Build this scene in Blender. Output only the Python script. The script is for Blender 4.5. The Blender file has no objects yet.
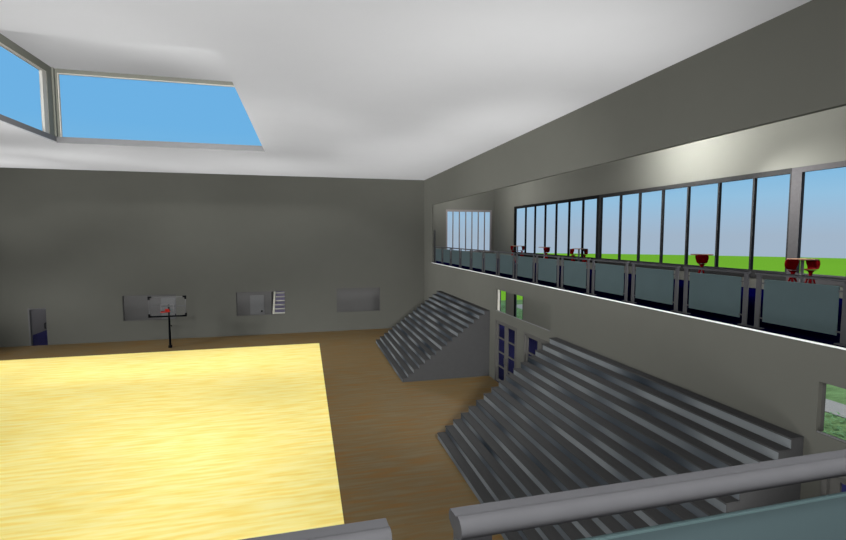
import bpy, bmesh, math, random
from mathutils import Vector, Matrix
random.seed(4)
SC = bpy.context.scene
COL = SC.collection
R = math.radians

# ------------------------------------------------------------------ helpers
def lin(c):
    c = c / 255.0
    return c / 12.92 if c <= .04045 else ((c + .055) / 1.055) ** 2.4

def srgb(r, g, b):
    return (lin(r), lin(g), lin(b), 1.0)

def node(nt, kind, **kw):
    n = nt.nodes.new(kind)
    for k, v in kw.items():
        setattr(n, k, v)
    return n

def mat(name, col, rough=.7, var=.06, scale=6.0, spec=.15, metal=0.0, stretch=(1, 1, 1)):
    """procedural paint: the base colour with a faint noise variation of its own"""
    m = bpy.data.materials.new(name)
    m.use_nodes = True
    nt = m.node_tree
    b = nt.nodes['Principled BSDF']
    b.inputs['Roughness'].default_value = rough
    b.inputs['Specular IOR Level'].default_value = spec
    b.inputs['Metallic'].default_value = metal
    geo = node(nt, 'ShaderNodeNewGeometry')
    mp = node(nt, 'ShaderNodeMapping')
    mp.inputs['Scale'].default_value = stretch
    nz = node(nt, 'ShaderNodeTexNoise')
    nz.inputs['Scale'].default_value = scale
    nz.inputs['Detail'].default_value = 3
    rp = node(nt, 'ShaderNodeValToRGB')
    lo = tuple(c * (1 - var) for c in col[:3]) + (1,)
    hi = tuple(min(1, c * (1 + var)) for c in col[:3]) + (1,)
    rp.color_ramp.elements[0].position = .3
    rp.color_ramp.elements[1].position = .7
    rp.color_ramp.elements[0].color = lo
    rp.color_ramp.elements[1].color = hi
    L = nt.links.new
    L(geo.outputs['Position'], mp.inputs['Vector'])
    L(mp.outputs['Vector'], nz.inputs['Vector'])
    L(nz.outputs['Fac'], rp.inputs['Fac'])
    L(rp.outputs['Color'], b.inputs['Base Color'])
    return m

def wood_mat(name, base, streak, pale, plank=.12, amount=.6):
    """strip flooring whose boards and grain run along X"""
    m = bpy.data.materials.new(name)
    m.use_nodes = True
    nt = m.node_tree
    L = nt.links.new
    b = nt.nodes['Principled BSDF']
    b.inputs['Roughness'].default_value = .6
    b.inputs['Specular IOR Level'].default_value = .1
    geo = node(nt, 'ShaderNodeNewGeometry')
    mp = node(nt, 'ShaderNodeMapping')
    mp.inputs['Scale'].default_value = (.5, 4.6, 1)
    L(geo.outputs['Position'], mp.inputs['Vector'])
    n1 = node(nt, 'ShaderNodeTexNoise')
    n1.inputs['Scale'].default_value = 1.6
    n1.inputs['Detail'].default_value = 5
    L(mp.outputs['Vector'], n1.inputs['Vector'])
    r1 = node(nt, 'ShaderNodeValToRGB')
    e = r1.color_ramp.elements
    e[0].position, e[0].color = .36, streak
    e[1].position, e[1].color = .62, pale
    mid = e.new(.5)
    mid.color = base
    L(n1.outputs['Fac'], r1.inputs['Fac'])
    # board to board variation
    mp2 = node(nt, 'ShaderNodeMapping')
    mp2.inputs['Scale'].default_value = (.5, 1.0 / plank, 1)
    L(geo.outputs['Position'], mp2.inputs['Vector'])
    br = node(nt, 'ShaderNodeTexBrick')
    br.inputs['Scale'].default_value = 1
    br.inputs['Mortar Size'].default_value = .0
    br.inputs['Brick Width'].default_value = 1.0
    br.inputs['Row Height'].default_value = 1.0
    br.inputs['Color1'].default_value = (.93, .93, .92, 1)
    br.inputs['Color2'].default_value = (1.05, 1.05, 1.06, 1)
    L(mp2.outputs['Vector'], br.inputs['Vector'])
    mx = node(nt, 'ShaderNodeMix', data_type='RGBA', blend_type='MULTIPLY')
    mx.inputs['Factor'].default_value = amount
    L(r1.outputs['Color'], mx.inputs['A'])
    L(br.outputs['Color'], mx.inputs['B'])
    L(mx.outputs['Result'], b.inputs['Base Color'])
    return m

def steel_mat(name):
    """streaky blue-grey steel: every riser has its own run of pale and dark tones"""
    m = bpy.data.materials.new(name)
    m.use_nodes = True
    nt = m.node_tree
    L = nt.links.new
    b = nt.nodes['Principled BSDF']
    b.inputs['Roughness'].default_value = .6
    b.inputs['Specular IOR Level'].default_value = .1
    geo = node(nt, 'ShaderNodeNewGeometry')
    mp = node(nt, 'ShaderNodeMapping')
    mp.inputs['Scale'].default_value = (11.3, .42, 0)
    L(geo.outputs['Position'], mp.inputs['Vector'])
    n1 = node(nt, 'ShaderNodeTexNoise')
    n1.inputs['Scale'].default_value = 1.0
    n1.inputs['Detail'].default_value = 1.0
    L(mp.outputs['Vector'], n1.inputs['Vector'])
    r = node(nt, 'ShaderNodeValToRGB')
    e = r.color_ramp.elements
    e[0].position, e[0].color = .31, srgb(28, 35, 42)
    e[1].position, e[1].color = .62, srgb(104, 108, 110)
    k = e.new(.43)
    k.color = srgb(66, 71, 76)
    L(n1.outputs['Fac'], r.inputs['Fac'])
    L(r.outputs['Color'], b.inputs['Base Color'])
    return m

def glass_mat(name, tint=(1, 1, 1), refl=.05):
    m = bpy.data.materials.new(name)
    m.use_nodes = True
    nt = m.node_tree
    nt.nodes.remove(nt.nodes['Principled BSDF'])
    out = nt.nodes['Material Output']
    L = nt.links.new
    t = node(nt, 'ShaderNodeBsdfTransparent')
    t.inputs['Color'].default_value = (*tint, 1)
    g = node(nt, 'ShaderNodeBsdfGlossy')
    g.inputs['Roughness'].default_value = .02
    g.inputs['Color'].default_value = (.8, .85, .9, 1)
    # very faint unevenness in how much the sheet reflects
    geo = node(nt, 'ShaderNodeNewGeometry')
    nz = node(nt, 'ShaderNodeTexNoise')
    nz.inputs['Scale'].default_value = .6
    mr = node(nt, 'ShaderNodeMapRange')
    mr.inputs['To Min'].default_value = refl * .8
    mr.inputs['To Max'].default_value = refl * 1.2
    mx = node(nt, 'ShaderNodeMixShader')
    L(geo.outputs['Position'], nz.inputs['Vector'])
    L(nz.outputs['Fac'], mr.inputs['Value'])
    L(mr.outputs['Result'], mx.inputs['Fac'])
    L(t.outputs[0], mx.inputs[1])
    L(g.outputs[0], mx.inputs[2])
    L(mx.outputs[0], out.inputs['Surface'])
    return m

def box(bm, x0, x1, y0, y1, z0, z1, bev=0.0):
    if x0 > x1: x0, x1 = x1, x0
    if y0 > y1: y0, y1 = y1, y0
    if z0 > z1: z0, z1 = z1, z0
    vs = [bm.verts.new(p) for p in ((x0, y0, z0), (x1, y0, z0), (x1, y1, z0), (x0, y1, z0),
                                    (x0, y0, z1), (x1, y0, z1), (x1, y1, z1), (x0, y1, z1))]
    fs = [bm.faces.new([vs[i] for i in q]) for q in
          ((3, 2, 1, 0), (4, 5, 6, 7), (0, 1, 5, 4), (1, 2, 6, 5), (2, 3, 7, 6), (3, 0, 4, 7))]
    if bev:
        es = list({e for f in fs for e in f.edges})
        bmesh.ops.bevel(bm, geom=es, offset=bev, segments=2, profile=.7, affect='EDGES')

def prism(bm, pts, axis, a, b):
    """extrude a closed outline of (u,v) along an axis from a to b"""
    def P(u, v, w):
        return {'X': (w, u, v), 'Y': (u, w, v), 'Z': (u, v, w)}[axis]
    A = [bm.verts.new(P(u, v, a)) for u, v in pts]
    B = [bm.verts.new(P(u, v, b)) for u, v in pts]
    n = len(pts)
    bm.faces.new(A)
    bm.faces.new(list(reversed(B)))
    for i in range(n):
        j = (i + 1) % n
        bm.faces.new((A[j], A[i], B[i], B[j]))

def tube(bm, pts, rad, seg=12, cap=True):
    """tube along points; rad is one radius or one per point"""
    pts = [Vector(p) for p in pts]
    rr = rad if isinstance(rad, (list, tuple)) else [rad] * len(pts)
    rings = []
    for i, p in enumerate(pts):
        d = (pts[min(i + 1, len(pts) - 1)] - pts[max(i - 1, 0)]).normalized()
        up = Vector((0, 0, 1)) if abs(d.z) < .9 else Vector((1, 0, 0))
        s = d.cross(up).normalized()
        t = s.cross(d).normalized()
        rings.append([bm.verts.new(p + (s * math.cos(2 * math.pi * k / seg) + t * math.sin(2 * math.pi * k / seg)) * rr[i]) for k in range(seg)])
    for a, b in zip(rings, rings[1:]):
        for k in range(seg):
            bm.faces.new((a[k], a[(k + 1) % seg], b[(k + 1) % seg], b[k]))
    if cap:
        bm.faces.new(list(reversed(rings[0])))
        bm.faces.new(rings[-1])

def lathe(bm, prof, c=(0, 0, 0), seg=28):
    rings = []
    for r, z in prof:
        rings.append([bm.verts.new((c[0] + r * math.cos(2 * math.pi * k / seg), c[1] + r * math.sin(2 * math.pi * k / seg), c[2] + z)) for k in range(seg)])
    for a, b in zip(rings, rings[1:]):
        for k in range(seg):
            bm.faces.new((a[k], a[(k + 1) % seg], b[(k + 1) % seg], b[k]))
    bm.faces.new(list(reversed(rings[0])))
    bm.faces.new(rings[-1])

def obj(name, bm, m, parent=None, smooth=False):
    bmesh.ops.recalc_face_normals(bm, faces=bm.faces[:])
    me = bpy.data.meshes.new(name)
    bm.to_mesh(me)
    bm.free()
    me.materials.append(m)
    if smooth:
        for p in me.polygons:
            p.use_smooth = True
    o = bpy.data.objects.new(name, me)
    COL.objects.link(o)
    if parent:
        o.parent = parent
    return o

def smooth_by_angle(o, deg=35):
    me = o.data
    bm = bmesh.new()
    bm.from_mesh(me)
    for f in bm.faces:
        f.smooth = True
    for e in bm.edges:
        if len(e.link_faces) == 2 and e.calc_face_angle(0) > R(deg):
            e.smooth = False
    bm.to_mesh(me)
    bm.free()
    return o

def empty(name, loc, rz=0):
    o = bpy.data.objects.new(name, None)
    o.empty_display_size = .2
    o.location = loc
    o.rotation_euler = (0, 0, rz)
    COL.objects.link(o)
    return o

def tag(o, label=None, cat=None, group=None, kind=None):
    if label: o['label'] = label
    if cat: o['category'] = cat
    if group: o['group'] = group
    if kind: o['kind'] = kind
    return o

def copy_tree(o, parent=None):
    c = o.copy()
    COL.objects.link(c)
    if parent:
        c.parent = parent
    for ch in list(o.children):
        copy_tree(ch, c)
    return c

def struct(name, bm, m, parent=None, label=None, cat=None):
    o = obj(name, bm, m, parent)
    if parent is None:
        o['kind'] = 'structure'
        tag(o, label, cat)
    return o

def wall_bm(bm, axis, t0, t1, u0, u1, z0, z1, holes):
    """wall standing across an axis ('X': thickness t0..t1 in X, u is Y; 'Y': thickness in Y, u is X;
    'Z': slab, u is X and z is Y), with rectangular holes (u0,u1,z0,z1)"""
    us = sorted({u0, u1, *[h[0] for h in holes], *[h[1] for h in holes]})
    zs = sorted({z0, z1, *[h[2] for h in holes], *[h[3] for h in holes]})
    us = [u for u in us if u0 <= u <= u1]
    zs = [z for z in zs if z0 <= z <= z1]
    nu, nz = len(us) - 1, len(zs) - 1
    def solid(i, j):
        if not (0 <= i < nu and 0 <= j < nz):
            return False
        cu, cz = (us[i] + us[i + 1]) / 2, (zs[j] + zs[j + 1]) / 2
        return not any(h[0] < cu < h[1] and h[2] < cz < h[3] for h in holes)
    cache = {}
    def V(i, j, t):
        k = (i, j, t)
        if k not in cache:
            u, z = us[i], zs[j]
            w = t1 if t else t0
            cache[k] = bm.verts.new({'X': (w, u, z), 'Y': (u, w, z), 'Z': (u, z, w)}[axis])
        return cache[k]
    for i in range(nu):
        for j in range(nz):
            if not solid(i, j):
                continue
            for t in (0, 1):
                bm.faces.new((V(i, j, t), V(i + 1, j, t), V(i + 1, j + 1, t), V(i, j + 1, t)))
            if not solid(i - 1, j): bm.faces.new((V(i, j, 0), V(i, j + 1, 0), V(i, j + 1, 1), V(i, j, 1)))
            if not solid(i + 1, j): bm.faces.new((V(i + 1, j, 0), V(i + 1, j + 1, 0), V(i + 1, j + 1, 1), V(i + 1, j, 1)))
            if not solid(i, j - 1): bm.faces.new((V(i, j, 0), V(i + 1, j, 0), V(i + 1, j, 1), V(i, j, 1)))
            if not solid(i, j + 1): bm.faces.new((V(i, j + 1, 0), V(i + 1, j + 1, 0), V(i + 1, j + 1, 1), V(i, j + 1, 1)))

def B(*a, **k):
    bm = bmesh.new()
    box(bm, *a, **k)
    return bm

# ------------------------------------------------------------------ materials
M = {}
M['wall'] = mat('olive_grey_wall_paint', srgb(88, 88, 82), .9, .015, 1.5, .02)
M['corridor'] = mat('grey_corridor_paint', srgb(80, 79, 78), .9, .02, 1.5, .02)
M['ceiling'] = mat('white_ceiling_paint', (.675, .675, .675, 1), .95, .008, 1.2, 0)
M['wood'] = wood_mat('brown_strip_flooring', srgb(99, 83, 56), srgb(105, 79, 43), srgb(100, 88, 65))
M['planked'] = wood_mat('pale_yellow_strip_flooring', srgb(251, 232, 140), srgb(249, 221, 117), srgb(252, 237, 156), .12, .35)
M['navy'] = mat('navy_blue_carpet', srgb(1, 1, 32), .95, .12, 40, 0)
M['navy_low'] = mat('dark_navy_vinyl_floor', srgb(25, 25, 54), .9, .1, 20, .02)
M['white_trim'] = mat('white_edge_trim', (.9, .9, .9, 1), .6, .02, 8, .1)
M['cream_trim'] = mat('cream_window_bead', srgb(188, 184, 174), .7, .03, 8, .1)
M['olive_frame'] = mat('olive_grey_window_frame', srgb(116, 117, 108), .7, .03, 8, .1)
M['sill_grey'] = mat('grey_curb_paint', srgb(116, 116, 116), .8, .03, 6, .05)
M['shaded_black_frame'] = mat('shaded_black_window_frame', (.009, .009, .009, 1), .7, .1, 10, 0)  # gallery frame with shade toned in; lobby windows share this black
M['half_lit_frame'] = mat('half_lit_window_frame', (.022, .022, .022, 1), .7, .1, 10, 0)  # gallery frame copy, toned between the shaded and the lit one
M['lit_frame'] = mat('lit_window_frame', (.055, .053, .054, 1), .7, .06, 10, 0)  # gallery frame copy, paled to stand in for lamplight on it
M['pale_frame'] = mat('pale_grey_window_frame', srgb(118, 113, 112), .7, .04, 8, .05)
M['door_frame'] = mat('grey_door_paint', srgb(82, 81, 78), .75, .03, 8, 0)
M['pale_door'] = mat('light_grey_door_paint', srgb(90, 90, 90), .75, .03, 8, .1)
M['glass'] = glass_mat('clear_window_glass', (.985, .99, .99), .0)
M['dim_glass'] = glass_mat('grey_door_glass', (.93, .93, .97), .004)
M['rail'] = mat('satin_grey_rail_metal', (.050, .050, .053, 1), .7, .04, 14, 0.02)
M['teal_glass'] = mat('frosted_teal_glass', (.043, .063, .067, 1), .6, .03, 3, .08)
M['glass_edge'] = mat('polished_glass_edge', (.075, .115, .118, 1), .5, .03, 3, .05)
M['tread'] = mat('dark_grey_bleacher_tread', srgb(60, 60, 60), .85, .06, 10, .03, stretch=(1, .15, 1))
M['side'] = mat('grey_bleacher_side_panel', srgb(66, 66, 66), .85, .03, 6, 0)
M['steel'] = steel_mat('streaky_blue_grey_steel')
M['black'] = mat('black_coated_steel', srgb(12, 13, 15), .7, .1, 12, 0)
M['board'] = glass_mat('smoky_backboard_glass', (.97, .97, .97), .0)
_n = M['board'].node_tree.nodes
_g = [q for q in _n if q.type == 'BSDF_GLOSSY'][0]
_d = _n.new('ShaderNodeBsdfDiffuse')
_d.inputs['Color'].default_value = (.28, .28, .285, 1)
_x = [q for q in _n if q.type == 'MIX_SHADER'][0]
M['board'].node_tree.links.new(_d.outputs[0], _x.inputs[2])
_r = [q for q in _n if q.type == 'MAP_RANGE'][0]
_r.inputs['To Min'].default_value = .032
_r.inputs['To Max'].default_value = .04
M['board_line'] = mat('grey_backboard_marking', srgb(76, 76, 76), .8, .03, 10, 0)
M['board_edge'] = mat('pale_backboard_edge', srgb(92, 92, 92), .8, .03, 10, 0)
M['red'] = mat('red_rim_paint', srgb(130, 21, 12), .6, .06, 12, .05)
M['red_chair'] = mat('deep_red_moulded_plastic', srgb(118, 2, 9), .6, .06, 12, 0.02)
M['table_top'] = mat('brown_wood_tabletop', srgb(150, 108, 82), .6, .15, 20, .1, stretch=(1, 8, 1))
M['table_leg'] = mat('grey_table_column', srgb(120, 118, 120), .5, .05, 12, .2)
M['riser_lav'] = mat('lavender_stair_riser', srgb(122, 118, 142), .8, .05, 8, .05)
M['tread_cream'] = mat('cream_stair_tread', srgb(186, 184, 172), .8, .05, 8, .05)
M['grass'] = mat('bright_green_field', (.17, .345, .02, 1), 1.0, .03, .02, 0)
M['lawn'] = mat('mown_lawn_grass', (.125, .19, .07, 1), 1.0, .35, 1.6, 0, stretch=(.6, 2.2, 1))
M['path'] = mat('grey_concrete_path', (.27, .24, .205, 1), .95, .04, 2, 0)
M['ivy'] = mat('light_green_ground_cover', (.15, .27, .11, 1), .9, .3, 9, .05)
M['outside'] = mat('grey_outer_wall_render', srgb(120, 118, 112), .9, .03, 2, 0)

# ------------------------------------------------------------------ dimensions (eye at the origin, metres)
FL = -6.25        # gym floor
GAL = -1.70       # upper gallery floor
CE = 3.757        # ceiling
XR = 7.93         # right wall
YF = 30.97        # far wall
XW = 14.2         # outer window wall
YE = 33.8         # end wall of gallery, back wall of corridor
XL = -22.8        # left wall (outside the picture)
YB = -3.2         # wall behind the camera

# ------------------------------------------------------------------ setting: floors
struct('floor', B(XL, XR, YB, YF, FL - .2, FL), M['wood'], label='brown strip wood floor of the gymnasium', cat='floor')
struct('floor.001', B(XR, XW + .3, YB, YE, FL - .2, FL), M['navy_low'], label='dark navy floor of the lobby under the gallery', cat='floor')
struct('floor.002', B(-17.2, XR, YF, 41, FL - .2, FL), M['navy_low'], label='dark navy floor of the corridor behind the far wall', cat='floor')
bm = bmesh.new()
box(bm, XR + .12, XW, YB, YE, GAL - .26, GAL - .02)
box(bm, XR + .001, XW, YB, YE, GAL - .02, GAL)
struct('floor.003', bm, M['navy'], label='navy carpeted floor of the upper gallery', cat='floor')
struct('floor.004', B(XL, XR - .02, YB, 1.15, GAL - .26, GAL), M['navy'], label='navy carpeted floor of the viewing balcony', cat='floor')
o = obj('basketball_court', B(-15.5, .73, 2.0, 27.6, FL, FL + .012), M['planked'])  # court rectangle coloured far paler than the boards around it
tag(o, 'pale yellow maple basketball court laid on the brown floor', 'court', kind='structure')

# ceiling with the roof-light opening, and the raised lantern above it
HX0, HX1, HY0, HY1 = -9.62, -1.64, 10.5, 22.25
bm = bmesh.new()
wall_bm(bm, 'Z', CE, CE + .04, XL, XW + .3, YB, YE + .2, [(HX0, HX1, HY0, HY1)])
struct('ceiling', bm, M['ceiling'], label='flat white gymnasium ceiling', cat='ceiling')
LT = 6.68
struct('ceiling.001', B(HX0 - .3, HX1 + .3, HY0 - .3, HY1 + .3, LT, LT + .2), M['ceiling'], label='white roof of the raised roof lantern', cat='ceiling')
bm = bmesh.new()
box(bm, HX0 - .12, HX1 + .12, HY1, HY1 + .12, CE + .04, 4.0)
box(bm, HX0 - .12, HX0, HY0, HY1, CE + .04, 4.0)
box(bm, HX0, HX1, HY1 - .004, HY1, CE - .002, CE + .05)
struct('trim_1', bm, M['sill_grey'], label='grey curb at the foot of the roof lantern windows', cat='curb')
bm = bmesh.new()
box(bm, HX1, HX1 + .12, HY0, HY1, CE + .04, LT)
box(bm, HX0 - .12, HX1 + .12, HY0 - .12, HY0, CE + .04, LT)
struct('wall_lantern', bm, M['ceiling'], label='white solid walls of the roof lantern', cat='wall')

# roof lantern windows
w = tag(empty('window_5', (-5.6, HY1, 4.0)), 'long blue-sky roof lantern window facing the far wall', 'window', kind='structure')
def sub(name, bm, m, root, smooth=False):
    """mesh given in world coordinates, parented to a root Empty"""
    o = obj(name, bm, m, root, smooth)
    o.matrix_parent_inverse = (Matrix.Translation(root.location) @ root.rotation_euler.to_matrix().to_4x4()).inverted()
    return o
bm = bmesh.new()
box(bm, HX0 - .12, HX1 + .12, HY1, HY1 + .16, 6.53, LT)
box(bm, HX0 - .12, HX0 + .12, HY1, HY1 + .16, 4.0, 6.53)
box(bm, HX1 - .05, HX1 + .12, HY1, HY1 + .16, 4.0, 6.53)
sub('window_frame', bm, M['olive_frame'], w)
bm = bmesh.new()
box(bm, HX0 + .12, HX0 + .16, HY1 + .03, HY1 + .12, 4.0, 6.53)
box(bm, HX0 + .16, HX1 - .05, HY1 + .03, HY1 + .12, 6.49, 6.53)
sub('bead', bm, M['cream_trim'], w)
sub('window_pane', B(HX0 + .12, HX1 - .05, HY1 + .10, HY1 + .11, 4.0, 6.53), M['glass'], w)
w = tag(empty('window_6', (HX0, 16, 4.0)), 'blue-sky roof lantern window on the left side', 'window', kind='structure')
bm = bmesh.new()
box(bm, HX0 - .16, HX0, HY0, HY1, 6.40, LT)
box(bm, HX0 - .16, HX0, 21.75, HY1, 4.0, 6.40)
box(bm, HX0 - .16, HX0, HY0, HY0 + .2, 4.0, 6.40)
box(bm, HX0 - .001, HX0 + .06, HY1 - .12, HY1, 4.0, LT)
sub('window_frame', bm, M['olive_frame'], w)
bm = bmesh.new()
box(bm, HX0 - .12, HX0 - .02, 21.45, 21.75, 4.0, 6.40)
box(bm, HX0 - .12, HX0 - .02, HY0 + .2, 21.45, 6.33, 6.40)
sub('bead', bm, M['cream_trim'], w)
sub('window_pane', B(HX0 - .11, HX0 - .10, HY0 + .2, 21.45, 4.0, 6.36), M['glass'], w)

# ------------------------------------------------------------------ setting: walls
OPEN = [(-10.5, -7.62), (-4.2, -1.26), (1.99, 4.87)]
bm = bmesh.new()
wall_bm(bm, 'Y', YF, YF + .15, XL, XR + .12, FL, CE,
        [(-10.5, -7.62, -5.05, -3.52), (-4.2, -1.26, -5.0, -3.5), (1.99, 4.87, -5.02, -3.44), (-15.2, -14.4, FL, -4.12)])
struct('wall_far', bm, M['wall'], label='dark olive-grey far wall behind the basketball hoop', cat='wall')
T1 = (13.95, 18.58, -3.2, -2.27)
D1 = (16.5, 18.6, FL, -3.58)
D2 = (13.60, 15.86, FL, -3.58)
T2 = (1.0, 5.55, -3.15, -2.32)
D3 = (3.35, 5.42, FL, -3.65)
D4 = (.9, 2.9, FL, -3.65)
bm = bmesh.new()
wall_bm(bm, 'X', XR, XR + .12, YB, YF, FL, CE, [(YB + .01, 28.98, GAL - .02, 1.985), T1, D1, D2, T2, D3, D4])
struct('wall_right', bm, M['wall'], label='olive-grey right wall below and above the gallery opening', cat='wall')
struct('wall_left', B(XL - .2, XL, YB, YF, FL, CE), M['wall'], label='olive-grey left wall of the gymnasium', cat='wall')
struct('wall_rear', B(XL, XW, YB - .2, YB, FL, CE), M['wall'], label='olive-grey wall behind the viewing balcony', cat='wall')
struct('wall_balcony', B(XL, XR, 1.0, 1.15, GAL - 1.0, GAL - .26), M['wall'], label='front beam under the viewing balcony', cat='wall')
# gallery outer wall (upper) and lobby outer wall (lower)
bm = bmesh.new()
wall_bm(bm, 'X', XW, XW + .2, YB, YE + .2, FL, CE,
        [(20.5, 30.2, -1.36, 2.03), (11.03, 20.5, -1.36, 2.03), (2.0, 11.03, -1.36, 2.03),
         (31.37, 32.75, -5.8, -3.0), (28.65, 30.03, -5.8, -3.0), (3.0, 11.0, -5.75, -3.0)])
struct('wall_windows', bm, M['wall'], label='outer wall of the gallery holding the long dark-framed windows', cat='wall')
bm = bmesh.new()
wall_bm(bm, 'Y', YE, YE + .2, XR, XW, FL, CE, [(10.33, 14.0, -1.25, 1.98)])
struct('wall_end', bm, M['wall'], label='end wall of the gallery with the pale-framed window', cat='wall')
bm = bmesh.new()
box(bm, XR, XR + .12, YF + .15, YE, GAL, CE)
struct('wall_gallery', bm, M['wall'], label='short inner wall at the far end of the gallery', cat='wall')
# corridor behind the far wall
bm = bmesh.new()
wall_bm(bm, 'Y', YE, YE + .15, -13.0, XR, FL, -1.9, [(-2.3, -1.0, FL, -2.2)])
struct('wall_corridor', bm, M['corridor'], label='grey back wall of the corridor seen through the far openings', cat='wall')
bm = bmesh.new()
box(bm, -16.95, -16.75, YF + .15, 40.5, FL, -1.9)
box(bm, -13.0, -12.85, YE + .15, 40.5, FL, -1.9)
box(bm, -16.95, -12.85, 40.5, 40.7, FL, -1.9)
struct('wall_hallway', bm, M['corridor'], label='grey hallway walls beyond the far left door', cat='wall')
bm = bmesh.new()
box(bm, -2.45, -2.3, YE + .15, 40.4, FL, -1.9)
box(bm, -1.0, -.85, YE + .15, 40.4, FL, -1.9)
box(bm, -2.45, -.85, 40.4, 40.55, FL, -1.9)
struct('wall_stairwell', bm, M['corridor'], label='grey stairwell walls beyond the corridor', cat='wall')
struct('ceiling.002', B(-17.2, XR, YF + .15, 41, -1.9, -1.7), M['ceiling'], label='white corridor ceiling behind the far wall', cat='ceiling')

# white edge line of the gallery slab
struct('trim_2', B(XR - .02, XR, YB, 28.98, GAL - .024, GAL + .004), M['white_trim'], label='thin white edge strip along the gallery floor', cat='edge strip')

# ------------------------------------------------------------------ gallery windows
def strip_window(name, y0, y1, mull, label, fm):
    z0, z1 = -1.36, 2.03
    w = tag(empty(name, (XW, (y0 + y1) / 2, z0)), label, 'window', kind='structure')
    xa, xb = XW - .02, XW + .10
    bm = bmesh.new()
    box(bm, xa, xb, y0, y1, z0, -1.10)
    box(bm, xa, xb, y0, y1, 1.87, z1)
    a0, a1 = (.05, .16) if fm == 'half_lit_frame' else (.18, .16) if fm == 'shaded_black_frame' else (.18, .30)
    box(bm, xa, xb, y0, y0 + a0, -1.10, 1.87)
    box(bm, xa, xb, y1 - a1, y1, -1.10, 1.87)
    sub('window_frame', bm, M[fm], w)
    for y in mull:
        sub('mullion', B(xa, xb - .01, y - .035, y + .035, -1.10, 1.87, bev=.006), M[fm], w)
    sub('window_pane', B(XW + .05, XW + .06, y0 + a0, y1 - a1, -1.10, 1.87), M['glass'], w)
strip_window('window_1', 20.5, 30.2, [28.50, 27.20, 25.90, 24.61, 23.25, 21.92], 'far seven-pane dark-framed gallery window', 'shaded_black_frame')
strip_window('window_2', 11.03, 20.5, [18.90, 17.62, 16.26, 14.95, 13.58, 12.25], 'middle seven-pane dark-framed gallery window', 'half_lit_frame')
strip_window('window_3', 2.0, 11.03, [9.38, 8.1, 6.8, 5.5, 4.2, 3.1], 'nearest dark-framed gallery window at the right edge', 'lit_frame')
w = tag(empty('window_4', (12.1, YE, -1.25)), 'pale-framed seven-pane window in the gallery end wall', 'window', kind='structure')
bm = bmesh.new()
box(bm, 10.33, 14.0, YE - .03, YE + .1, 1.83, 1.98)
box(bm, 10.33, 14.0, YE - .03, YE + .1, -1.25, -1.13)
box(bm, 10.33, 10.44, YE - .03, YE + .1, -1.13, 1.83)
box(bm, 13.89, 14.0, YE - .03, YE + .1, -1.13, 1.83)
sub('window_frame', bm, M['pale_frame'], w)
for x in (10.89, 11.40, 11.91, 12.41, 12.92, 13.43):
    sub('mullion', B(x - .03, x + .03, YE - .02, YE + .08, -1.13, 1.83), M['pale_frame'], w)
sub('window_pane', B(10.44, 13.89, YE + .05, YE + .06, -1.13, 1.83), M['glass'], w)

# transom windows in the right wall
def transom(name, hole, label, trim):
    y0, y1, z0, z1 = hole
    w = tag(empty(name, (XR, (y0 + y1) / 2, z0)), label, 'window', kind='structure')
    bm = bmesh.new()
    fw = .2 if trim == 'cream_trim' else .04
    box(bm, XR + .085, XR + .11, y1 - fw, y1, z0 + .02, z1)
    sub('window_frame', bm, M[trim], w)
    sub('window_sill', B(XR + .02, XR + .05, y0, y1, z0, z0 + .022), M['sill_grey'], w)
    sub('window_pane', B(XR + .09, XR + .1, y0, y1 - fw, z0 + .022, z1), M['glass'], w)
transom('window_7', T1, 'long transom window above the glazed doors between the bleachers', 'cream_trim')
transom('window_8', T2, 'transom window at the right edge beside the near bleacher', 'door_frame')

# openings in the far wall: one clear sheet each
for i, (n, (a, b), z0, z1, lab) in enumerate((('window_9', OPEN[0], -5.05, -3.52, 'interior window behind the basketball backboard'),
                                              ('window_10', OPEN[1], -5.0, -3.5, 'interior window showing a grey door and stairs'),
                                              ('window_11', OPEN[2], -5.02, -3.44, 'faint interior window nearest the far bleacher'))):
    w = tag(empty(n, ((a + b) / 2, YF, z0)), lab, 'window', kind='structure')
    bm = bmesh.new()
    t = .03
    box(bm, a, b, YF + .02, YF + .13, z0, z0 + t)
    box(bm, a, b, YF + .02, YF + .13, z1 - t, z1)
    box(bm, a, a + t, YF + .02, YF + .13, z0 + t, z1 - t)
    box(bm, b - t, b, YF + .02, YF + .13, z0 + t, z1 - t)
    sub('window_frame', bm, M['corridor'], w)
    sub('window_pane', B(a + t, b - t, YF + .08, YF + .09, z0 + t, z1 - t), M['glass'], w)

# lobby outer windows
for n, (y0, y1, z0, z1), lab in (('window_12', (31.37, 32.75, -5.8, -3.0), 'lobby window with lawn, farthest behind the transom'),
                                 ('window_13', (28.65, 30.03, -5.8, -3.0), 'lobby window with path, second behind the transom'),
                                 ('window_14', (3.0, 11.0, -5.75, -3.0), 'wide lobby window with path and ground cover outside')):
    w = tag(empty(n, (XW, (y0 + y1) / 2, z0)), lab, 'window', kind='structure')
    bm = bmesh.new()
    t = .03
    box(bm, XW - .02, XW + .12, y0, y1, z0, z0 + t)
    box(bm, XW - .02, XW + .12, y0, y1, z1 - t, z1)
    box(bm, XW - .02, XW + .12, y0, y0 + t, z0 + t, z1 - t)
    box(bm, XW - .02, XW + .12, y1 - t, y1, z0 + t, z1 - t)
    sub('window_frame', bm, M['shaded_black_frame'], w)
    sub('window_pane', B(XW + .06, XW + .07, y0 + t, y1 - t, z0 + t, z1 - t), M['glass'], w)

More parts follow.
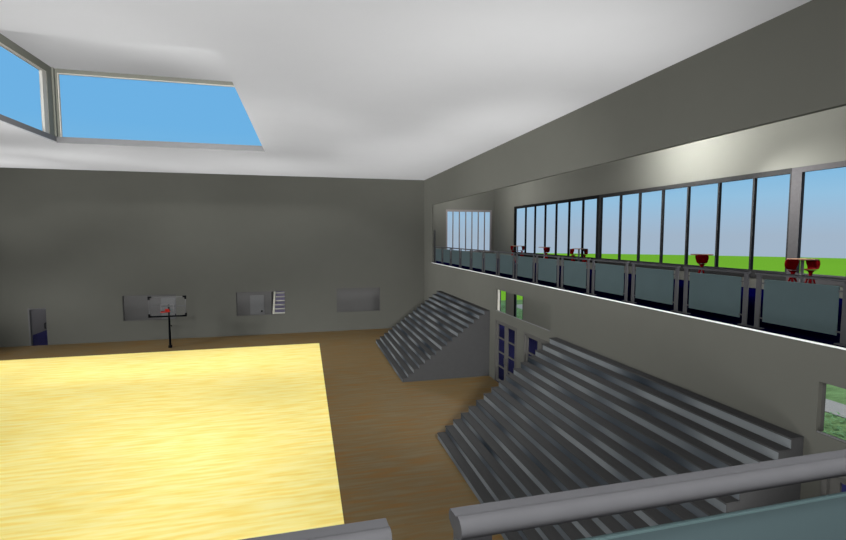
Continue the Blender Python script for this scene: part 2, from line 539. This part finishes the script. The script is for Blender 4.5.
# ------------------------------------------------------------------ doors
def glazed_pair(name, hole, label, rows=5):
    y0, y1, z0, z1 = hole
    d = tag(empty(name, (XR, (y0 + y1) / 2, z0)), label, 'door', kind='structure')
    bm = bmesh.new()
    t = .09
    box(bm, XR - .015, XR + .12, y0, y0 + t, z0, z1)
    box(bm, XR - .015, XR + .12, y1 - t, y1, z0, z1)
    box(bm, XR - .015, XR + .12, y0 + t, y1 - t, z1 - .06, z1)
    sub('door_frame', bm, M['door_frame'], d)
    ym = (y0 + y1) / 2
    for a, b in ((y0 + t, ym - .004), (ym + .004, y1 - t)):
        zt, zb = z1 - .06, z0 + .01
        s = .15
        bm = bmesh.new()
        xa, xb = XR + .03, XR + .08
        box(bm, xa, xb, a, a + s, zb, zt)
        box(bm, xa, xb, b - s, b, zb, zt)
        box(bm, xa, xb, a + s, b - s, zt - .09, zt)
        box(bm, xa, xb, a + s, b - s, zb, zb + .13)
        g0, g1 = zb + .13, zt - .09
        n = 4
        h = (g1 - g0 + .06) / n
        for k in range(1, n):
            box(bm, xa, xb, a + s, b - s, g0 + k * h - .06, g0 + k * h)
        leaf = sub('door_leaf', bm, M['door_frame'], d)
        gl = obj('door_pane', B(XR + .05, XR + .06, a + s, b - s, g0, g1), M['dim_glass'], leaf)
        bm = bmesh.new()
        yh = b - .09 if a == y0 + t else a + .09
        tube(bm, [(XR + .03, yh, z0 + .95), (XR - .02, yh, z0 + .95), (XR - .02, yh, z0 + 1.2), (XR + .03, yh, z0 + 1.2)], .011, 8)
        obj('door_handle', bm, M['rail'], leaf)
glazed_pair('door_1', D1, 'grey glazed double door beside the far bleacher')
glazed_pair('door_2', D2, 'grey glazed double door half hidden by the near bleacher')
glazed_pair('door_3', D3, 'grey glazed double door at the near end of the near bleacher')
glazed_pair('door_4', D4, 'grey glazed double door outside the right edge')

d = tag(empty('door_5', (-14.8, YF, FL)), 'narrow glass door to the hallway at far left', 'door', kind='structure')
bm = bmesh.new()
box(bm, -15.28, -15.19, YF - .03, YF + .15, FL, -4.1)
box(bm, -15.19, -14.4, YF - .03, YF + .15, -4.16, -4.1)
sub('door_frame', bm, M['pale_door'], d)
sub('door_pane', B(-15.19, -14.4, YF + .06, YF + .07, FL + .01, -4.16), M['dim_glass'], d)
bm = bmesh.new()
tube(bm, [(-14.47, YF + .06, -5.28), (-14.47, YF - .03, -5.28), (-14.47, YF - .03, -4.98), (-14.47, YF + .06, -4.98)], .035, 8)
sub('door_handle', bm, M['black'], d)

def corridor_door(name, x0, x1, label):
    d = tag(empty(name, ((x0 + x1) / 2, YE, FL)), label, 'door', kind='structure')
    sub('door_leaf', B(x0, x1, YE - .05, YE - .003, FL + .005, -4.06, bev=.008), M['pale_door'], d)
    bm = bmesh.new()
    tube(bm, [(x1 - .16, YE - .05, -5.16), (x1 - .16, YE - .13, -5.16)], .03, 10)
    tube(bm, [(x1 - .16, YE - .13, -5.16), (x1 - .16, YE - .17, -5.16)], .06, 12)
    sub('door_handle', bm, M['black'], d)
corridor_door('door_6', -3.69, -2.77, 'grey corridor door seen beside the stairs')
corridor_door('door_7', -9.2, -8.15, 'grey corridor door seen behind the backboard')

# steel door standing open at the far end of the gallery
d = tag(empty('door_8', (8.12, 30.6, GAL)), 'grey door standing ajar at the far end of the gallery', 'door', kind='structure')
bm = bmesh.new()
A_, B_ = Vector((8.06, 29.99, 0)), Vector((8.42, 29.89, 0))
n_ = Vector((.27, .96, 0)) * .045
for z0, z1 in ((GAL + .01, GAL + 2.12),):
    vs = [bm.verts.new((p.x, p.y, z)) for z in (z0, z1) for p in (A_, B_, B_ + n_, A_ + n_)]
    for q in ((0, 1, 2, 3), (4, 5, 6, 7), (0, 1, 5, 4), (1, 2, 6, 5), (2, 3, 7, 6), (3, 0, 4, 7)):
        bm.faces.new([vs[i] for i in q])
sub('door_leaf', bm, M['pale_door'], d)
bm = bmesh.new()
tube(bm, [(8.30, 29.925, GAL + 1.02), (8.28, 29.84, GAL + 1.02)], .035, 8)
sub('door_handle', bm, M['black'], d)

# ------------------------------------------------------------------ staircase seen through the far wall
st = tag(empty('staircase', (-1.65, YE + .3, FL)), 'lavender and cream staircase climbing behind the middle far opening', 'staircase')
for k in range(17):
    y = YE + .2 + .34 * k
    z = FL + .25 * k
    if z + .25 > -1.95: break
    sub('riser', B(-2.16, -1.02, y, y + .03, z + .0015, z + .25 - .043), M['riser_lav'], st)
    sub('tread', B(-2.16, -1.02, y - .03, y + .37, z + .25 - .042, z + .25), M['tread_cream'], st)
bm = bmesh.new()
pts = [(YE + .16, FL + .002), (YE + .16, FL + .4), (YE + .2 + .34 * 15, FL + .4 + .25 * 15), (YE + .2 + .34 * 15, FL + .25 * 15 - .3), (YE + .7, FL + .002)]
prism(bm, pts, 'X', -2.29, -2.165)
sub('stringer', bm, M['tread_cream'], st)

# ------------------------------------------------------------------ railings
# handrail outline (across, up) relative to the post centre and the gallery floor
PROF = [(.023, .992), (.046, 1.000), (.050, 1.008), (.049, 1.018), (.041, 1.030), (.006, 1.036), (-.002, 1.0355), (-.008, 1.0375), (-.012, 1.042), (-.022, 1.0455),
        (-.034, 1.043), (-.043, 1.036), (-.049, 1.024), (-.048, 1.011), (-.040, 1.000), (-.020, .992)]
MOD, GAP = 1.69, .08
def make_railing():
    """one panel, running along local +X, centre at 0; local +Y is the gym side"""
    root = empty('railing_panel', (0, 0, 0))
    h = MOD / 2 - GAP
    bm = bmesh.new()
    prism(bm, PROF, 'X', -h, h)
    smooth_by_angle(obj('handrail', bm, M['rail'], root), 40)
    for s in (-1, 1):
        xc = s * (h - .045)
        p = obj('post', B(xc - .045, xc + .045, -.015, .015, .02, .993, bev=.004), M['rail'], root)
        obj('base_plate', B(xc - .11, xc + .11, -.05, .05, .001, .022, bev=.004), M['rail'], p)
        xg = s * (h - .15)
        for z in (.20, .84):
            obj('clip', B(xc - s * .045, xg - s * .01, -.014, .014, z - .012, z + .012), M['rail'], p)
    g = .15
    gp = obj('glass_panel', B(-h + g, h - g, -.006, .006, .14, .911), M['teal_glass'], root)
    obj('polished_edge', B(-h + g, h - g, -.006, .006, .911, .917), M['glass_edge'], gp)
    return root
rail = make_railing()
ORD = ['farthest', 'second', 'third', 'fourth', 'fifth', 'sixth', 'seventh', 'eighth', 'ninth', 'tenth', 'eleventh', 'twelfth', 'thirteenth', 'fourteenth']
GY = [5.21, 6.90, 8.594, 10.295, 11.98, 13.67, 15.365, 17.04, 18.75, 20.43, 22.09, 23.79, 25.45, 27.15, 28.82]
for i in range(14):
    k = 13 - i
    o = rail if i == 0 else copy_tree(rail)
    o.location = (8.08, (GY[k] + GY[k + 1]) / 2, GAL)
    o.rotation_euler = (0, 0, R(90))
    lab = 'teal glass railing panel farthest away on the gallery edge' if i == 0 else \
          'nearest full teal glass railing panel on the gallery edge, at the right' if i == 13 else \
          'teal glass railing panel, %s from the far end of the gallery edge' % ORD[i]
    tag(o, lab, 'railing', 'glass railing panels along the gallery')
for xc, lab in ((.256 + MOD / 2, 'close foreground grey handrail with teal glass at lower right'),
                (.256 - MOD / 2, 'close foreground grey handrail end at the bottom of the picture')):
    o = copy_tree(rail)
    o.location = (xc, 1.017, GAL)
    o.rotation_euler = (0, 0, 0)
    tag(o, lab, 'railing', 'foreground railing panels')

# ------------------------------------------------------------------ bleachers
def make_bleacher(y0, y1, X0, label):
    N, rise = 16, .1845
    run = (XR - .01 - X0) / N
    root = tag(empty('bleacher', (X0, (y0 + y1) / 2, FL)), label, 'bleachers', 'bleachers along the right wall')
    for k in range(N):
        x = X0 + run * k
        z = FL + rise * k
        sub('riser', B(x, x + .02, y0 + .012, y1 - .012, z + .001, z + rise - .031), M['steel'], root)
        x1 = X0 + run * (k + 1) + .02 if k < N - 1 else XR - .005
        sub('tread', B(x - .012, x1 - .001, y0, y1, z + rise - .03, z + rise), M['tread'], root)
    for ya, yb in ((y0 + .0, y0 + .01), (y1 - .01, y1 - .0)):
        pts = [(X0 + .003, FL + .001)]
        for k in range(N):
            x = X0 + run * k + .003
            z = FL + rise * (k + 1) - .031
            pts.append((x, z))
            if k < N - 1:
                pts.append((x + run, z))
        pts += [(XR - .006, FL + rise * N - .031), (XR - .006, FL + .001)]
        bm = bmesh.new()
        prism(bm, pts, 'Y', ya + .001, yb)
        sub('side_panel', bm, M['side'], root)
make_bleacher(19.22, 26.95, 3.96, 'far grey bleacher of sixteen steps against the right wall')
make_bleacher(5.72, 13.53, 3.89, 'near grey bleacher, large, in front of the gallery wall')

# ------------------------------------------------------------------ basketball hoop
HX, HY = -7.405, 28.56
hp = tag(empty('basketball_hoop', (HX, HY, FL)), 'black pole basketball hoop with clear backboard and red rim', 'basketball hoop')
bm = bmesh.new()
box(bm, HX - .085, HX + .085, HY - .085, HY + .085, FL + .001, FL + .15, bev=.03)
sub('base', bm, M['black'], hp)
bm = bmesh.new()
tube(bm, [(HX, HY, FL + .15), (HX, HY, -4.35), (HX, HY, -3.78)], [.06, .05, .045], 14)
pole = sub('pole', bm, M['black'], hp)
bm = bmesh.new()
tube(bm, [(HX + .04, HY, -4.98), (HX + .12, HY - .04, -4.98), (HX + .12, HY - .04, -5.06)], .025, 8)
obj('crank', bm, M['black'], pole)
bx0, bx1, bz0, bz1 = -8.34, -6.49, -4.44, -3.35
by = HY - .22
board = sub('backboard', B(bx0, bx1, by, by + .02, bz0, bz1), M['board'], hp)
bm = bmesh.new()
for x0, x1, z0, z1 in ((bx0, bx1, bz1 - .025, bz1), (bx0, bx0 + .025, bz0, bz1), (bx1 - .025, bx1, bz0, bz1)):
    box(bm, x0, x1, by - .012, by + .03, z0, z1)
obj('board_edge', bm, M['board_edge'], board)
for sx, x in ((1, bx0), (-1, bx1)):
    for sz, z in ((1, bz0), (-1, bz1)):
        bm = bmesh.new()
        box(bm, x - sx * .04, x + sx * .14, by - .03, by + .05, z - sz * .04, z + sz * .05)
        box(bm, x - sx * .04, x + sx * .05, by - .03, by + .05, z + sz * .05, z + sz * .15)
        obj('corner_pad', bm, M['black'], board)
bm = bmesh.new()
box(bm, bx0, bx1, by - .03, by + .05, bz0 - .04, bz0 + .04)
obj('edge_pad', bm, M['black'], board)
bm = bmesh.new()
t = .03
for x0, x1, z0, z1 in ((HX - .35, HX + .3, -3.78, -3.75), (HX - .35, HX + .3, -4.17, -4.14), (HX - .35, HX - .32, -4.14, -3.78), (HX + .27, HX + .3, -4.14, -3.78)):
    box(bm, x0, x1, by - .006, by - .001, z0, z1)
obj('target_outline', bm, M['board_edge'], board)
bm = bmesh.new()
box(bm, bx0 + .03, bx1 - .03, by + .05, by + .09, -3.91, -3.86)
box(bm, HX - .05, HX + .05, by + .06, HY, -3.93, -3.83)
sub('support_beam', bm, M['board_line'], hp)
bm = bmesh.new()
rc = Vector((HX - .03, by - .32, -4.13))
for k in range(28):
    a0, a1 = 2 * math.pi * k / 28, 2 * math.pi * (k + 1) / 28
    tube(bm, [rc + Vector((math.cos(a0), math.sin(a0), 0)) * .225, rc + Vector((math.cos(a1), math.sin(a1), 0)) * .225], .02, 8, cap=False)
rim = sub('rim', bm, M['red'], hp)
obj('rim_bracket', B(HX - .11, HX + .09, by - .1, by - .013, -4.17, -4.02, bev=.02), M['red'], rim)

# ------------------------------------------------------------------ bar tables and stools on the gallery
def make_table():
    root = empty('bar_table', (0, 0, 0))
    bm = bmesh.new()
    lathe(bm, [(.31, 1.082), (.325, 1.087), (.325, 1.104), (.317, 1.11)], seg=40)
    obj('tabletop', bm, M['table_top'], root)
    bm = bmesh.new()
    tube(bm, [(0, 0, .02), (0, 0, 1.074)], .038, 16)
    obj('column', bm, M['table_leg'], root)
    bm = bmesh.new()
    lathe(bm, [(.12, .001), (.12, .012), (.09, .03), (.04, .04)])
    obj('base', bm, M['table_leg'], root)
    return root

def make_stool():
    """faces local +X; origin under the stem"""
    root = empty('bar_stool', (0, 0, 0))
    # one moulded shell: thin seat that curves up into a rounded back
    bm = bmesh.new()
    prof = [(.215, .82, .09), (.185, .828, .125), (.12, .826, .145), (.03, .824, .145), (-.05, .828, .14), (-.10, .85, .14), (-.13, .90, .155),
            (-.15, .97, .175), (-.165, 1.04, .18), (-.172, 1.08, .165), (-.175, 1.10, .12)]
    nx = 12
    rows = []
    for x, z, hw in prof:
        row = []
        for j in range(nx + 1):
            s = -1 + 2 * j / nx
            wrap = max(0, (z - .84)) * .45 * s * s
            row.append(bm.verts.new((x + wrap, s * hw, z + (.012 * s * s if z < .84 else 0))))
        rows.append(row)
    for a, b in zip(rows, rows[1:]):
        for j in range(nx):
            bm.faces.new((a[j], a[j + 1], b[j + 1], b[j]))
    bmesh.ops.solidify(bm, geom=bm.faces[:], thickness=.022)
    smooth_by_angle(obj('seat_shell', bm, M['red_chair'], root), 50)
    bm = bmesh.new()
    tube(bm, [(-.02, 0, .808), (-.02, 0, .79), (-.02, 0, .75), (-.02, 0, .68), (-.02, 0, .62)], [.13, .08, .045, .035, .06], 16)
    obj('stem', bm, M['red_chair'], root)
    for k in range(4):
        a = R(45 + 90 * k)
        bm = bmesh.new()
        c, s = math.cos(a), math.sin(a)
        tube(bm, [(-.02 + c * .03, s * .03, .66), (-.02 + c * .08, s * .08, .52), (-.02 + c * .21, s * .21, .012)], [.022, .02, .014], 10)
        obj('leg', bm, M['red_chair'], root)
    bm = bmesh.new()
    tube(bm, [(-.02 + .155 * math.cos(2 * math.pi * k / 24), .155 * math.sin(2 * math.pi * k / 24), .22) for k in range(25)], .009, 8, cap=False)
    obj('foot_ring', bm, M['red_chair'], root)
    return root

TB = [(26.08, 0, 2, 'farthest round bar table on the gallery', ('beside the farthest table, on its left', 'beside the farthest table, on its right')),
      (22.78, 80, 1, 'second round bar table from the far end of the gallery', ('in front of the second table from the far end',)),
      (19.52, 0, 2, 'middle round bar table, before the thick dark window post', ('left of the middle table', 'right of the middle table')),
      (12.49, 47, 2, 'round bar table alone before the middle window', ('in front of the lone table before the middle window', 'mostly hidden behind the lone middle window table')),
      (9.32, 0, 2, 'nearest round bar table at the right, before the near window post', ('left of the nearest table at the right', 'right of the nearest table at the right'))]
table, stool = make_table(), make_stool()
first = True
for i, (y, a, n, lab, labs) in enumerate(TB):
    tb = table if i == 0 else copy_tree(table)
    tb.location = (12.5, y, GAL)
    tag(tb, 'brown-topped ' + lab, 'table', 'round bar tables on the gallery')
    c, s = math.cos(R(a)), math.sin(R(a))
    for k in range(n):
        q = -1 if k == 0 else 1
        ch = stool if first else copy_tree(stool)
        first = False
        dd = .28
        ch.location = (12.5 + q * c * dd, y + q * s * dd - (.0 if a else .0), GAL)
        ch.rotation_euler = (0, 0, R(a) + (0 if q < 0 else math.pi))
        tag(ch, 'red moulded bar stool ' + labs[k], 'stool', 'red bar stools on the gallery')

# ------------------------------------------------------------------ outside
bm = bmesh.new()
GZ = -6.55
n = 96
ring = [bm.verts.new((185 * math.cos(2 * math.pi * k / n), 185 * math.sin(2 * math.pi * k / n), GZ)) for k in range(n)]
ring2 = [bm.verts.new((185 * math.cos(2 * math.pi * k / n), 185 * math.sin(2 * math.pi * k / n), GZ - .5)) for k in range(n)]
bm.faces.new(ring)
for k in range(n):
    bm.faces.new((ring[k], ring[(k + 1) % n], ring2[(k + 1) % n], ring2[k]))
struct('ground', bm, M['grass'], label='bright green grass field reaching the horizon', cat='grass')
struct('ground.001', B(XW + .5, 40, -6, 43.7, GZ, GZ + .03), M['lawn'], label='darker mown lawn beside the building', cat='lawn')
struct('ground.002', B(18.65, 20.1, -6, 40.5, GZ + .03, GZ + .06), M['path'], label='grey concrete path through the lawn', cat='path')
bm = bmesh.new()
for k in range(9000):
    x = random.uniform(15.6, 18.62)
    y = random.uniform(1, 41)
    if x > 18.45 and random.random() < .5: continue
    z = GZ + .03 + random.uniform(.0, .16)
    r = random.uniform(.04, .085)
    a = random.uniform(0, 6.28)
    tl = random.uniform(-.5, .5)
    d = Vector((math.cos(a), math.sin(a), tl)) * r
    e = Vector((-math.sin(a), math.cos(a), random.uniform(-.4, .4))) * r * .55
    c = Vector((x, y, z + .05))
    vs = [bm.verts.new(p) for p in (c - d, c + e, c + d, c - e)]
    bm.faces.new(vs)
o = obj('ground_cover', bm, M['ivy'])
tag(o, 'low leafy light green ground cover between the path and the building', 'plants', kind='stuff')

# ------------------------------------------------------------------ sky
wd = bpy.data.worlds.new('sky')
SC.world = wd
wd.use_nodes = True
nt = wd.node_tree
bg = nt.nodes['Background']
tc = node(nt, 'ShaderNodeTexCoord')
sx = node(nt, 'ShaderNodeSeparateXYZ')
rp = node(nt, 'ShaderNodeValToRGB')
e = rp.color_ramp.elements
e[0].position, e[0].color = 0.0, srgb(163, 182, 202)
e[1].position, e[1].color = 1.0, srgb(95, 165, 228)
for p, c in ((.03, (159, 187, 212)), (.07, (149, 193, 224)), (.13, (122, 184, 226)), (.2, (111, 179, 229)), (.4, (108, 176, 230))):
    k = e.new(p)
    k.color = srgb(*c)
nt.links.new(tc.outputs['Generated'], sx.inputs[0])
nt.links.new(sx.outputs['Z'], rp.inputs['Fac'])
nt.links.new(rp.outputs['Color'], bg.inputs['Color'])
bg.inputs['Strength'].default_value = 1.0

# ------------------------------------------------------------------ lights: added unseen fill, the gallery wall washer, the sun
def area(name, loc, aim, sx_, sy_, L, col=(1, 1, 1), spread=180):
    l = bpy.data.lights.new(name, 'AREA')
    l.shape = 'RECTANGLE'
    l.size, l.size_y = sx_, sy_
    l.energy = L * math.pi * sx_ * sy_
    l.color = col
    l.spread = R(spread)
    o = bpy.data.objects.new(name, l)
    o.location = loc
    o.rotation_euler = Vector(aim).to_track_quat('-Z', 'Y').to_euler()
    COL.objects.link(o)
    return o

def spot(name, loc, target, half, power, rad=.6, blend=1.0, col=(1, 1, 1)):
    l = bpy.data.lights.new(name, 'SPOT')
    l.energy = power
    l.spot_size = R(2 * half)
    l.spot_blend = blend
    l.shadow_soft_size = rad
    l.color = col
    o = bpy.data.objects.new(name, l)
    o.location = loc
    o.rotation_euler = (Vector(target) - Vector(loc)).to_track_quat('-Z', 'Y').to_euler()
    COL.objects.link(o)
    return o

for nm, p, t, h, P in (  # unseen spots added to spread even light through the hall
    ('lantern_fill', (-5.6, 13.0, 6.5), (-5.0, 14.0, -6.25), 65, 2444),
    ('lantern_fill', (-5.6, 12.5, 6.5), (1.5, 24.0, -6.25), 45, 3338),
    ('lantern_fill', (-5.6, 12.5, 6.5), (5.0, 11.0, -6.25), 45, 2693),
    ('side_fill', (-21.0, 18.0, 3.2), (-11.0, 24.0, -6.25), 28, 6470),
    ('side_fill', (-21.0, 18.0, 3.2), (-6.0, 27.0, -6.25), 16, 9464),
    ('side_fill', (-21.0, 18.0, 3.2), (3.0, 28.0, -6.25), 16, 11120),
    ('side_fill', (-21.0, 18.0, 3.2), (-13.0, 29.0, -6.25), 16, 6730),
    ('side_fill', (-21.0, 18.0, 3.2), (-13.0, 29.0, -6.25), 28, 1262),
    ('side_fill', (-21.0, 18.0, 3.2), (7.0, 10.0, -4.0), 40, 8853),
    ('side_fill', (-21.0, 18.0, 3.2), (6.0, 25.0, -5.0), 16, 7806),
    ('side_fill', (-21.0, 18.0, 3.2), (7.9, 18.0, 3.0), 16, 11700),
    ('side_fill', (-21.0, 28.0, 3.2), (6.0, 25.0, -5.0), 16, 8919),
    ('side_fill', (-21.0, 15.0, -2.0), (7.9, 28.0, 3.0), 40, 4250),
    ('side_fill', (-21.0, 24.0, -2.0), (-14.0, 31.0, 3.0), 25, 2225),
    ('rear_fill', (3.0, 1.5, -4.5), (7.9, 18.0, 3.0), 16, 7916),
    ('rear_fill', (-5.0, -2.6, 3.2), (-6.0, 27.0, -6.25), 16, 6013),
    ('rear_fill', (5.0, -2.6, 3.2), (5.0, 22.0, -6.0), 16, 18147),
    ('up_fill', (-21.0, 18.0, -5.8), (-3.0, 29.0, 3.7), 18, 7977),
    ('up_fill', (-21.0, 18.0, -5.8), (-12.0, 28.0, 3.7), 18, 5552),
    ('up_fill', (-21.0, 18.0, -5.8), (8.0, 34.0, 3.7), 18, 7025),
    ('up_fill', (-21.0, 28.0, -5.8), (6.0, 29.0, 3.7), 18, 8431),
    ('up_fill', (-21.0, 28.0, -5.8), (-12.0, 28.0, 3.7), 45, 1485),
    ('up_fill', (-21.0, 28.0, -5.8), (8.0, 34.0, 3.7), 18, 2790),
    ('up_fill', (-21.0, 28.0, -5.8), (4.0, 36.0, 3.7), 28, 1552),
    ('up_fill', (-14.0, 1.6, -5.8), (5.0, 12.0, 3.7), 18, 3521),
    ('up_fill', (-14.0, 1.6, -5.8), (5.0, 12.0, 3.7), 28, 7889),
    ('up_fill', (-6.0, 1.6, -5.8), (6.0, 21.0, 3.7), 18, 2750),
    ('up_fill', (-6.0, 1.6, -5.8), (-12.0, 28.0, 3.7), 18, 9944),
    ('up_fill', (-6.0, 1.6, -5.8), (5.0, 12.0, 3.7), 45, 1916),
    ('up_fill', (-6.0, 1.6, -5.8), (1.0, 25.0, 3.7), 18, 8684),
    ('up_fill', (-6.0, 1.6, -5.8), (-6.0, 21.0, 6.6), 28, 4519),
    ('up_fill', (5.5, 2.0, -5.8), (5.0, 12.0, 3.7), 28, 2640),
    ('up_fill', (5.5, 2.0, -5.8), (5.0, 12.0, 3.7), 45, 1038),
    ('up_fill', (-3.0, 6.5, -6.0), (6.0, 21.0, 3.7), 18, 2011),
    ('up_fill', (-3.0, 6.5, -6.0), (-6.0, 21.0, 6.6), 18, 6528),
    ('up_fill', (-3.0, 6.5, -6.0), (7.5, 26.0, 2.5), 18, 10906),
    ('up_fill', (-12.0, 11.0, -6.0), (1.0, 25.0, 3.7), 18, 5418),
    ('up_fill', (-12.0, 11.0, -6.0), (8.0, 34.0, 3.7), 18, 4715),
):
    spot(nm, p, t, h, P * 1.13, .9)
area('balcony_fill', (.5, -.7, 3.65), (0, .35, -1), 8, 1.6, 38)  # added overhead panel that brightens the foreground handrail
area('balcony_low_fill', (-1.2, -2.9, .2), (.4, 1, -.05), 4, .8, 28)  # added low panel behind the camera, brightens foreground posts and glass
spot('lantern_roof_fill', (-5.6, 13.5, 5.6), (-5.6, 20, 5.4), 78, 2300, .3)  # added spot, lifts the lantern roof and window frames
# gallery wall washer, then added gallery, corridor and lobby fill lights
spot('gallery_spot', (11.3, 14.7, 3.55), (14.2, 14.5, 3.25), 78, 2650, .15)
spot('gallery_spot', (11.3, 10.3, 3.55), (14.2, 10.0, 3.0), 78, 520, .15)  # added spot stretching the wall highlight towards the near end
spot('gallery_spot', (12.0, 13.0, 3.0), (14.2, 9.6, -.4), 40, 2600, .15)  # added spot brightening the near window frames
area('gallery_wall_fill', (8.5, 24.5, 2.9), (1, 0, 0), 17, 1.2, 5)  # added panel hidden behind the fascia, lights the window wall
pl = bpy.data.lights.new('gallery_end_fill', 'POINT')  # added point light to lift the gallery end wall
pl.energy = 900
pl.shadow_soft_size = .3
po = bpy.data.objects.new('gallery_end_fill', pl)
po.location = (9.6, 29.2, 3.2)
COL.objects.link(po)
area('corridor_fill', (-4, 31.5, -2.6), (0, 1, -.45), 22, .6, 11)  # added unseen panel, brightens the corridor back wall
area('hallway_fill', (-15, 36, -1.95), (-.3, 0, -1), 1.2, 6, 20)  # added unseen panel, brightens the hallway walls
area('stair_fill', (-1.65, 35, -2.1), (0, .4, -1), 1, 2, 8)  # added unseen panel over the steps, fill only
area('lobby_fill', (9.2, 16, -2.6), (1, 0, -.5), 32, 1.0, 11)  # added unseen panel, brightens the lobby outer wall
sun = bpy.data.lights.new('sun', 'SUN')
sun.energy = 2.9
sun.angle = R(.6)
so = bpy.data.objects.new('sun', sun)
so.rotation_euler = Vector((-.5, .1, -.86)).to_track_quat('-Z', 'Y').to_euler()
so.location = (40, -5, 60)
COL.objects.link(so)

# ------------------------------------------------------------------ camera and render look
cam = bpy.data.cameras.new('camera')
co = bpy.data.objects.new('camera', cam)
co.location = (0, 0, 0)
co.rotation_euler = (R(90 - 4.16), 0, R(-14.2))
cam.sensor_fit = 'HORIZONTAL'
cam.sensor_width = 36
cam.lens = 467.65 / 846 * 36
cam.clip_start = .05
cam.clip_end = 500
COL.objects.link(co)
SC.camera = co
SC.view_settings.view_transform = 'Standard'
SC.view_settings.look = 'None'
SC.view_settings.exposure = 0
SC.view_settings.gamma = 1
SC.view_settings.use_curve_mapping = False
SC.cycles.diffuse_bounces = 0
SC.cycles.glossy_bounces = 2
SC.cycles.transparent_max_bounces = 16
SC.cycles.use_denoising = True
